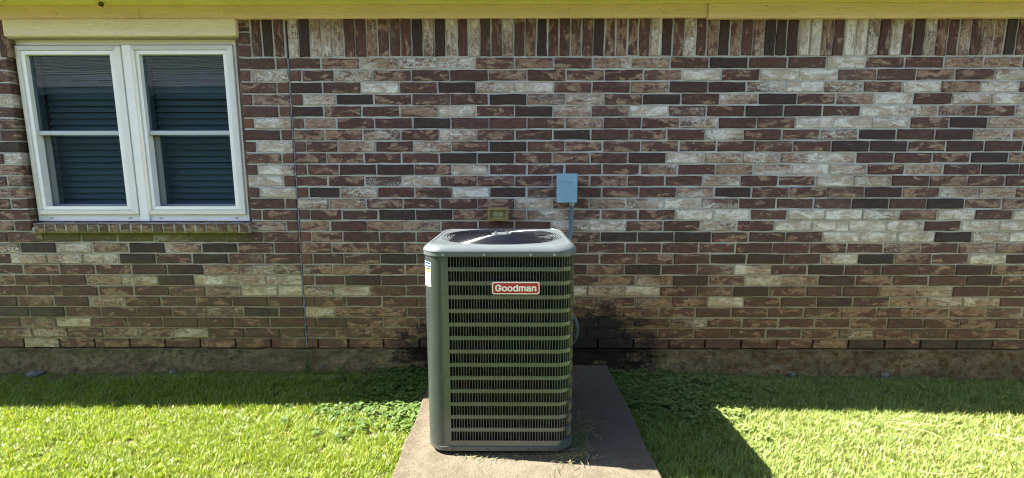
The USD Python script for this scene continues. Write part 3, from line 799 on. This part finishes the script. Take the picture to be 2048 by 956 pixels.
# screws
def screw(x, y, z, n=(0, -1), parent=ac, mat=None):
    n = np.array([n[0], n[1], 0.]); p = np.array([x, y, z])
    obj('screw', cat(cyl(p, p + n * .0022, .0062, 14), cyl(p + n * .0018, p + n * .0062, .0042, 6)), mat or M_SCREW, parent, smooth=30)
M_SCREWD = simple('dark_screw_look', (.10, .10, .095), .35, metal=.7)
for x in (-.324, -.139, .071, .178): screw(x, AY0 - .0088, 1.0110)
for x in (-.310, -.134, .064, .166): screw(x, AY0 - .005, .0665, mat=M_SCREWD)
screw(-.3415, AY0 - .0012, .430, mat=M_SCREWD)
screw(AX0 - .0088, -.93, 1.0125, (-1, 0)); screw(AX0 - .0088, -.60, 1.0125, (-1, 0))
# badge
bx0, bx1, bz0, bz1 = -.1045, .1125, .8290, .8865
M_CREAM = simple('badge_cream_look', (.78, .64, .50), .4); M_REDP = simple('badge_red_look', (.36, .022, .020), .4, var=.15, vscale=30)
bd = obj('badge', ex_front(rrect(bx0, bx1, bz0, bz1, .011), AY0 - .0065, AY0 - .0008), M_CREAM, ac)
obj('badge_field', ex_front(rrect(bx0 + .0055, bx1 - .0055, bz0 + .0055, bz1 - .0055, .0075), AY0 - .0072, AY0 - .0066), M_REDP, bd)
tm = meshkit.text_mesh('Goodman', .030, .0018, bold=True)
v = tm.vertices.copy(); v[:, 0] -= v[:, 0].min(); sx = .1855 / v[:, 0].max(); zz = v[:, 1] - v[:, 1].min(); sz = .0300 / zz.max()
tv = np.c_[bx0 + .0157 + v[:, 0] * sx, AY0 - .0073 - v[:, 2], bz0 + .0145 + zz * sz]
tz = tv[tm.faces][:, :, 1]; flat = tm.faces[np.ptp(tz, axis=1) < 1e-5]
glyph = shapely.union_all([Polygon(tv[q][:, [0, 2]]).buffer(.0001) for q in flat]).buffer(.00085)
tmm = ex_front(glyph, AY0 - .0092, AY0 - .0073)
obj('badge_lettering', tmm, M_CREAM, bd)
# sticker wrapped round the left corner
CPth = Path(cp, cn)
sB = (-.803 - AY0 - AR) + .083; sA = sB - .105
M_PAPER = simple('sticker_paper_look', (.58, .58, .56), .5, var=.03); M_BLUE = simple('sticker_blue_look', (.010, .026, .115), .5); M_ORG = simple('sticker_orange_look', (.42, .19, .045), .5); M_INK = simple('sticker_ink_look', (.45, .46, .47), .6)
def wrap(s0, s1, z0, z1, out, mat, name, parent):
    return obj(name, sheet(*CPth.sub(s0, s1), z0, z1, out, .0004), mat, parent)
for s_ in (): pass
zt = .9730
stk = wrap(sA, sB, zt - .1150, zt, .0014, M_PAPER, 'energy_sticker', cpan)
wrap(sA, sB - .003, zt - .034, zt - .0015, .0019, M_BLUE, 'sticker_header', stk)
wrap(sA, sB - .003, zt - .0465, zt - .0355, .0019, M_ORG, 'sticker_stripe', stk)
inkm, wht = [], []
wd = sB - sA
for q in np.arange(.10, .90, .13):
    wht.append(sheet(*CPth.sub(sA + wd * q, sA + wd * (q + .085)), zt - .0165, zt - .0095 + jit(.001), .0023, .0003))
for q in np.arange(.30, .92, .075):
    wht.append(sheet(*CPth.sub(sA + wd * q, sA + wd * (q + .05)), zt - .0285, zt - .0235, .0023, .0003))
for zz_ in (.060, .066, .078, .084, .101):
    inkm.append(sheet(*CPth.sub(sA + wd * .12, sA + wd * rng.uniform(.6, .9)), zt - zz_ - .0018, zt - zz_, .0019, .0003))
obj('sticker_title', cat(wht), M_PAPER, stk); obj('sticker_print', cat(inkm), M_INK, stk)

# refrigerant line from the cabinet to the wall
M_FOAM = simple('line_foam_look', (.080, .083, .083), .75, var=.2, vscale=20)
ref = thing('refrigerant_line', 'grey foam covered pipe curving out behind the right side of the air conditioner', 'pipe')
obj('suction_pipe', tube(spline([(.235, -.34, .53), (.315, -.31, .520), (.384, -.29, .445), (.398, -.27, .36), (.375, -.22, .27), (.31, -.12, .21), (.26, .0, .20)], 40), .017, 12), M_FOAM, ref, smooth=True)
obj('liquid_pipe', tube(spline([(.235, -.35, .50), (.28, -.32, .45), (.29, -.25, .30), (.24, -.12, .22), (.22, .0, .21)], 30), .005, 8), simple('copper_look', (.30, .15, .08), .4, metal=.9), ref, smooth=True)
obj('valve_cap', cyl((AX1 - .002, -.60, .365), (AX1 + .012, -.60, .365), .011, 12), simple('brass_cap_look', (.72, .70, .64), .3, metal=.6), ref, smooth=30)

# ------------------------------------------------------------------ disconnect box, conduit, outlet
M_BOX = simple('blue_grey_enamel_look', (.175, .29, .36), .42, var=.05, vscale=9, bump=.05, bscale=300)
db = thing('disconnect_box', 'blue grey metal switch box fixed to the bricks above the air conditioner', 'electrical box')
obj('box_body', box(.281, .406, -.078, -.0035, 1.190, 1.372, .003), M_BOX, db)
cov = obj('front_cover', cat(box(.2755, .4115, -.0905, -.0800, 1.1845, 1.3775, .0025), box(.2750, .4120, -.079, -.070, 1.3700, 1.3785, .001)), M_BOX, db)
obj('hinge_lug', box(.2725, .2785, -.072, -.050, 1.318, 1.345, .001), M_BOX, db)
obj('hinge_lug', box(.2725, .2785, -.072, -.050, 1.238, 1.264, .001), M_BOX, db)
arc = [(.293 + .082 * q, -.0908, 1.3225 + .004 * math.sin(q * 9)) for q in np.linspace(0, 1, 24)]
obj('embossing', cat(tube(arc, .0013, 5), tube([(.361, -.0908, 1.305), (.383, -.0908, 1.3245)], .0013, 5)), M_BOX, cov, smooth=True)
obj('latch', cat(box(.327, .332, -.0915, -.0906, 1.188, 1.193), box(.337, .347, -.0915, -.0906, 1.1885, 1.1915), box(.353, .358, -.0915, -.0906, 1.188, 1.193)), M_BLACK, cov)
M_COND = simple('conduit_look', (.085, .135, .19), .45, var=.08, vscale=20)
cd = thing('conduit', 'blue grey flexible conduit hanging from the switch box', 'conduit')
obj('conduit_hub', cyl((.381, -.048, 1.1895), (.381, -.048, 1.165), .0185, 18), simple('hub_metal_look', (.36, .40, .41), .4, metal=.4), cd, smooth=35)
pts = spline([(.381, -.048, 1.166), (.381, -.049, 1.08), (.372, -.060, .97), (.345, -.11, .82), (.30, -.22, .68), (.255, -.37, .60)], 60)
obj('conduit_tube', tube(pts, .0135, 14), M_COND, cd, smooth=True)

M_OUT = simple('bronze_plastic_look', (.25, .165, .058), .5, var=.12, vscale=20)
ob = thing('outlet_cover', 'weathered bronze weatherproof outlet cover on the bricks behind the air conditioner', 'outlet')
obj('outlet_box', box(-.1805, -.046, -.028, -.003, 1.0635, 1.151, .006), M_OUT, ob)
rim = rrect(-.1835, -.0455, 1.0615, 1.1520, .010)
hole = Polygon([(-.166, 1.078), (-.150, 1.0805), (-.115, 1.083), (-.080, 1.0805), (-.064, 1.078), (-.064, 1.135), (-.080, 1.1335), (-.115, 1.131), (-.150, 1.1335), (-.166, 1.135)])
obj('cover_frame', ex_front(rim.difference(hole), -.056, -.0285), M_OUT, ob)
obj('cover_lip', ex_front(rrect(-.172, -.058, 1.072, 1.142, .006).difference(hole.buffer(.002)), -.0605, -.0565), M_OUT, ob)
obj('cover_window', ex_front(hole.buffer(-.0004), -.050, -.0485), simple('outlet_window_look', (.165, .155, .06), .35), ob)
for x in (-.131, -.097):
    d = trimesh.creation.cylinder(.0155, .0016, sections=28); d.apply_transform(trimesh.transformations.rotation_matrix(np.pi / 2, (1, 0, 0))); d.apply_translation((x, -.0510, 1.1065))
    obj('socket', d, simple('socket_look_%d' % (x > -.1), (.25, .225, .10), .45), ob, smooth=30)
obj('side_hinge', cyl((-.0435, -.030, 1.068), (-.0435, -.030, 1.146), .0055, 10), M_OUT, ob, smooth=30)

# ------------------------------------------------------------------ stones at the foot of the wall
M_STONE = simple('pale_stone_look', (.17, .155, .135), .9, var=.45, vscale=40, bump=.8, bscale=90)
def stone(x, y, r, sq, label, seed, col=M_STONE):
    m = trimesh.creation.icosphere(3, 1.0)
    v = m.vertices * (1 + 1.1 * (meshkit.fbm(m.vertices * 2.6 + seed, 4, seed) - .5)[:, None]) * np.array([1, .7, sq]) * r
    m.vertices = v; z = float(ground_z(x, y))
    m.apply_translation((x, y, z + .014)); tag(obj('stone', m, col, smooth=60), label, 'stone')
stone(-2.43, -.055, .022, .9, 'small pale stone in the grass below the window sill', 3)
stone(-3.42, -.050, .050, .40, 'flat grey stone against the footing, leftmost stone in view', 5, simple('dark_stone_look', (.14, .14, .13), .9, var=.3, vscale=30, bump=.8))
stone(1.965, -.026, .024, .7, 'broken pale concrete lump at the wall foot, nearer the air conditioner of two', 8)
stone(2.63, -.026, .024, .8, 'chipped grey concrete lump low on the footing, rightmost of the stones', 11)

# ------------------------------------------------------------------ lawn
def blade_mat(name, cols, straw, rr=.55, trans=.35):
    g = G(); x, y, z = g.xyz()
    tsep = g('separate_color', color=g('attribute', attribute='tone') + '.color'); isl = tsep + '.r'
    n = g.noise(g.pos(), 1.6, 3, .6); n2 = g.noise(g.pos(), 7, 3, .6)
    col = g.mix(g.ss(n, .35, .65), cols[0], cols[1])
    col = g.mix(isl, col, cols[2])
    col = g.mix(g.math('multiply', g.ss(tsep + '.b', .70, .95), .55), col, tuple(min(1.0, q) for q in (1.35 * cols[0][0], 1.25 * cols[0][1], .06 + 2 * cols[0][2])))
    col = g.mix(g.math('multiply', g.ss(x, .2, 1.4), .65), col, (.22, .28, .085))
    bare = g.math('multiply', g.ss(n2, .58, .75), .40)
    thr = g.math('add', straw, g.math('multiply', bare, .30))
    thr = g.math('add', thr, g.math('multiply', g.ss(x, .5, 2.5), .07))
    r2 = tsep + '.g'
    col = g.mix(g.math('less_than', r2, thr), col, (.36, .29, .13))
    p = g('principled_bsdf', base_color=col, roughness=rr - .1, specular_ior_level=.5) + '.BSDF'
    t = g('translucent_bsdf', color=g.mix(1.0, col, (1.25, 1.25, .55), 'multiply')) + '.BSDF'
    return g.done(name, g('mix_closure', fac=trans, closure1=p, closure2=t) + '.closure')
M_GRASS = blade_mat('grass_look', [(.21, .27, .018), (.245, .29, .022), (.150, .225, .022)], .012, .5, .42)

def tuft(seed, nb, rad, l0, l1, w0, w1, lean=(35, 105)):
    r = np.random.default_rng(seed); V, F = [], []
    for _ in range(nb):
        a, q = r.uniform(0, 2 * np.pi), rad * math.sqrt(r.uniform())
        b0 = np.array([q * math.cos(a), q * math.sin(a), -.004]); az = r.uniform(0, 2 * np.pi)
        L, w = r.uniform(l0, l1), r.uniform(w0, w1); th = math.radians(r.uniform(5, 62)); th1 = math.radians(min(100, max(math.degrees(th) - 10, r.uniform(*lean))))
        h = np.array([math.cos(az), math.sin(az), 0]); sd = np.array([-h[1], h[0], 0]); tw = r.uniform(-.5, .5)
        sd = sd * math.cos(tw) + np.array([0, 0, 1]) * math.sin(tw)
        p = b0; o = len(V); K = 3
        for i in range(K + 1):
            f = i / K; ww = w * (1.0, 1.05, .85, .10)[i] / 2
            V += [p - sd * ww, p + sd * ww]
            t = th + (th1 - th) * f
            p = p + (h * math.sin(t) + np.array([0, 0, 1]) * math.cos(t)) * L / K
        for i in range(K): F += [(o + 2 * i, o + 2 * i + 1, o + 2 * i + 3), (o + 2 * i, o + 2 * i + 3, o + 2 * i + 2)]
    return np.array(V), np.array(F)

def piece_tones(n, per, seed):
    r = np.random.default_rng(seed)
    return np.repeat(r.uniform(0, 1, (n // per + 1, 3)), per, 0)[:n].astype(np.float32)

def instancer(name, protos, mat, pts, proto_idx, yaw, scale, label, catg, per=8):
    pi = UsdGeom.PointInstancer.Define(stage, numbered(W, name))
    rel = pi.CreatePrototypesRel()
    for k, pm in enumerate(protos):
        q = usdkit.mesh(stage, f'{pi.GetPath()}/tuft_{k:03d}' if k else f'{pi.GetPath()}/tuft', trimesh.Trimesh(*pm, process=False), mat)
        UsdGeom.PrimvarsAPI(q).CreatePrimvar('tone', Sdf.ValueTypeNames.Color3fArray, 'vertex').Set(Vt.Vec3fArray.FromNumpy(piece_tones(len(pm[0]), per, 900 + k)))
        rel.AddTarget(q.GetPath())
    pi.CreateProtoIndicesAttr(Vt.IntArray.FromNumpy(proto_idx.astype(np.int32)))
    pi.CreatePositionsAttr(Vt.Vec3fArray.FromNumpy(pts.astype(np.float32)))
    pi.CreateScalesAttr(Vt.Vec3fArray.FromNumpy(np.repeat(scale[:, None], 3, 1).astype(np.float32)))
    pi.CreateOrientationsAttr(Vt.QuathArray([Gf.Quath(float(math.cos(a / 2)), 0., 0., float(math.sin(a / 2))) for a in yaw]))
    return tag(pi.GetPrim(), label, catg, kind='stuff')

def scatter(n, x0, x1, y0, y1, keep):
    p = np.c_[rng.uniform(x0, x1, n), rng.uniform(y0, y1, n)]
    return p[keep(p[:, 0], p[:, 1])]
on_pad = lambda x, y: (x > -.546) & (x < .646) & (y > -1.43) & (y < -.028)
def clover_zone(x, y):
    a = np.exp(-(((x + .62) / .33) ** 2 + ((y + .30) / .34) ** 2)); b_ = np.exp(-(((x - .92) / .38) ** 2 + ((y + .28) / .30) ** 2))
    c_ = np.exp(-(((x + .10) / .9) ** 2 + ((y + .01) / .05) ** 2)) + .22 * np.exp(-(((x + .95) / .35) ** 2 + ((y + .62) / .12) ** 2))
    return np.clip(a + b_ + c_, 0, 1)
bare_n = lambda x, y: meshkit.noise(np.stack([x * 2.4, y * 2.4, 0 * x + 5], -1), 21)
def keep_near(x, y):
    k = ~on_pad(x, y)
    den = 1 - .72 * clover_zone(x, y)
    den *= np.where(y > -.05, .55, 1.0) * np.clip(1.2 - .5 * np.maximum(bare_n(x, y) - .60, 0) / .2, .6, 1)
    return k & (rng.uniform(size=len(x)) < den)
pn = scatter(54000, -4.6, 4.6, -2.9, -.016, keep_near)
pf = scatter(15000, -14, 14, -5.6, -.02, lambda x, y: ~((np.abs(x) < 4.6) & (y > -2.9)))
protos = [tuft(100 + k, 18, .034, .022, .050, .0024, .0048) for k in range(6)] + [tuft(120, 12, .03, .035, .065, .0026, .0042, (5, 50)), tuft(130, 26, .085, .05, .10, .007, .011)]
allp = np.vstack([pn, pf]); z = ground_z(allp[:, 0], allp[:, 1])
idx = np.r_[rng.choice(7, len(pn), p=[.155] * 6 + [.07]), np.full(len(pf), 7)]
near_wall = np.clip((-allp[:, 1]) / .18, .55, 1)
sc = rng.uniform(.7, 1.15, len(allp)) * near_wall
instancer('grass', protos, M_GRASS, np.c_[allp, z], idx, rng.uniform(0, 2 * np.pi, len(allp)), sc, 'bright mown lawn grass in front of the brick wall', 'grass')

# clover and small weeds by the wall
def clover(seed):
    r = np.random.default_rng(seed); V, F = [], []
    for _ in range(10):
        bx, by = r.uniform(-.028, .028, 2); h = r.uniform(.012, .040); a0 = r.uniform(0, 6.28); q = r.uniform(.0042, .0075)
        tx, ty = r.uniform(-.35, .35, 2)
        for k in range(3):
            a = a0 + k * 2.094; cx, cy = bx + q * .95 * math.cos(a), by + q * .95 * math.sin(a); o = len(V)
            ring_ = [(cx + q * math.cos(t) * .95, cy + q * math.sin(t) * .85) for t in np.linspace(0, 2 * np.pi, 8)[:-1]]
            V += [(x, y, h + tx * (x - bx) + ty * (y - by) + .15 * abs(x - cx)) for x, y in [(cx, cy)] + ring_]
            F += [(o, o + 1 + i, o + 1 + (i + 1) % 7) for i in range(7)]
    return np.array(V), np.array(F)
M_CLOVER = blade_mat('clover_look', [(.085, .145, .026), (.105, .165, .030), (.065, .115, .024)], -.4, .5, .3)
pc = scatter(30000, -1.5, 1.7, -.95, -.018, lambda x, y: ~on_pad(x, y) & (rng.uniform(size=len(x)) < clover_zone(x, y) * .20))
instancer('clover', [clover(k) for k in range(4)], M_CLOVER, np.c_[pc, ground_z(pc[:, 0], pc[:, 1])], rng.integers(0, 4, len(pc)), rng.uniform(0, 6.28, len(pc)), rng.uniform(.7, 1.2, len(pc)),
          'dark green clover and low weeds spreading beside the concrete slab', 'clover', per=24)

# cut grass lying on the slab
def clippings():
    V, F = [], []
    def one(x, y, z, L, w, az, lift):
        o = len(V); h = np.array([math.cos(az), math.sin(az), 0]); bend = rng.uniform(-1.2, 1.2); p = np.array([x, y, z])
        for i in range(5):
            a = az + bend * (i / 4 - .5); sd = np.array([-math.sin(a), math.cos(a), rng.uniform(-.3, .3)]) * w / 2 * (1 if i < 4 else .2)
            V.extend([p - sd, p + sd]); p = p + np.array([math.cos(a), math.sin(a), lift * (1 - i / 2.0)]) * L / 4
        for i in range(4): F.extend([(o + 2 * i, o + 2 * i + 1, o + 2 * i + 3), (o + 2 * i, o + 2 * i + 3, o + 2 * i + 2)])
    for _ in range(620):     # heap by the right front corner
        q = rng.normal(0, 1, 2); x, y = .315 + .045 * q[0] + .03 * q[1], -.93 + .115 * q[1]
        if x < AX1 - .02 and y > AY0 + .02: x = AX1 + abs(rng.normal(0, .03))
        if y < -1.24: continue
        one(x, y, PZ + .002 + abs(rng.normal(0, .010)), rng.uniform(.03, .085), rng.uniform(.0014, .003), rng.uniform(0, 6.28), rng.uniform(0, .35))
    for _ in range(330):     # along the front edge
        x = rng.uniform(-.25, .36); y = -1.085 - abs(rng.normal(.0, .028)) + .02
        one(x, y, PZ + .002 + abs(rng.normal(0, .004)), rng.uniform(.02, .06), rng.uniform(.0012, .0024), rng.uniform(0, 6.28), rng.uniform(0, .15))
    for _ in range(170):     # strays
        x, y = rng.uniform(-.53, .64), rng.uniform(-1.35, -.10)
        if AX0 < x < AX1 and AY0 < y < AY1: continue
        one(x, y, PZ + .002, rng.uniform(.015, .06), rng.uniform(.0010, .0018), rng.uniform(0, 6.28), .03)
    return trimesh.Trimesh(np.array(V), np.array(F), process=False)
M_CLIP = blade_mat('clipping_look', [(.085, .12, .045), (.12, .135, .06), (.16, .165, .08)], .28, .6, .2)
CL = clippings()
tag(obj('grass_clippings', CL, M_CLIP, attrs=dict(tone=piece_tones(len(CL.vertices), 10, 77))), 'loose cut grass lying on the slab round the air conditioner foot', 'grass clippings', kind='stuff')

# dry straws on the right of the lawn
def straws():
    ms = []
    for _ in range(20):
        x, y = (rng.normal(2.25, .14), rng.normal(-.72, .04)) if rng.uniform() < .6 else (rng.uniform(1.3, 3.0), rng.uniform(-1.2, -.66))
        z = float(ground_z(x, y)) + rng.uniform(.03, .055); a = rng.normal(-.5, .35); L = rng.uniform(.05, .17)
        ms.append(tube(spline([(x, y, z), (x + L / 2 * math.cos(a), y + L / 2 * math.sin(a), z + jit(.008)), (x + L * math.cos(a + .15), y + L * math.sin(a + .15), z + jit(.006))], 5), .0011, 4))
    return cat(ms)
tag(obj('dry_straw', straws(), simple('straw_look', (.52, .40, .20), .7)), 'pale dead straws lying on the sunny lawn at the right', 'straw', kind='stuff')

# tall weed against the footing under the expansion joint
wd_ = thing('weed', 'thin green weed sprouting against the footing below the wall joint', 'weed', loc=(-1.475, -.045, float(ground_z(-1.475, -.045))))
M_WEED = blade_mat('weed_look', [(.085, .13, .028), (.10, .15, .03), (.07, .11, .025)], -.4)
for k, (dx, hz, bend) in enumerate(((.01, .15, .05), (-.05, .09, -.07), (.045, .10, .05), (-.02, .12, -.03), (.03, .13, -.02), (-.08, .06, -.08))):
    pts = spline([(0, 0, 0), (dx * .4, -.006, hz * .55), (dx + bend * .5, -.012, hz), (dx + bend, -.018, hz * .82)], 10)
    V = []; F = []
    for i, p in enumerate(pts):
        w = .0042 * (1 - (i / 9) ** 2) + .0005; V += [p + [-w, 0, w * .3], p + [w, 0, -w * .3]]
    for i in range(9): F += [(2 * i, 2 * i + 1, 2 * i + 3), (2 * i, 2 * i + 3, 2 * i + 2)]
    obj('leaf', trimesh.Trimesh(np.array(V), F, process=False), M_WEED, wd_, attrs=dict(tone=np.tile([[.2 + .12 * k, .5, .5]], (len(V), 1))))

# ------------------------------------------------------------------ the neighbouring house, seen only as a reflection in the panes
nb = thing('neighbour_house', 'grey shingled house across the side yard, seen only mirrored in the window panes', 'house')
NY, NZ = -6.0, 2.95
M_SIDE = simple('neighbour_siding_look', (.10, .135, .145), .8, var=.1, vscale=3)
sd = []
for k in range(15):
    z0 = -.1 + .205 * k
    sd.append(box(-12, 12, NY - .52, NY - .50 + .012 * 0, z0, z0 + .198))
obj('siding', cat(sd), M_SIDE, nb)
obj('wall_body', box(-12, 12, NY - 8, NY - .521, -.2, NZ), M_SIDE, nb)
obj('fascia', box(-12.3, 12.3, NY - .02, NY, NZ - .02, NZ + .14), simple('neighbour_fascia_look', (.34, .38, .40), .6), nb)
obj('eave_soffit', box(-12.3, 12.3, NY - .50, NY - .0205, NZ - .02, NZ - .008), M_SIDE, nb)
rr_ = []
for k in range(40):
    y0, z0 = NY - .1 * k * 1.15 + .03, NZ + .14 + .052 * k * 1.15
    q = np.array([(-12.4, y0, z0 + .018), (12.4, y0, z0 + .018), (12.4, y0 - .20, z0 + .094), (-12.4, y0 - .20, z0 + .094)])
    V = np.vstack([q, q - [0, 0, .018]]); F = [(0, 1, 2), (0, 2, 3), (4, 6, 5), (4, 7, 6), (0, 4, 5), (0, 5, 1), (1, 5, 6), (1, 6, 2), (2, 6, 7), (2, 7, 3), (3, 7, 4), (3, 4, 0)]
    rr_.append(trimesh.Trimesh(V, F, process=False))
obj('roof', cat(rr_), M_SHING, nb)
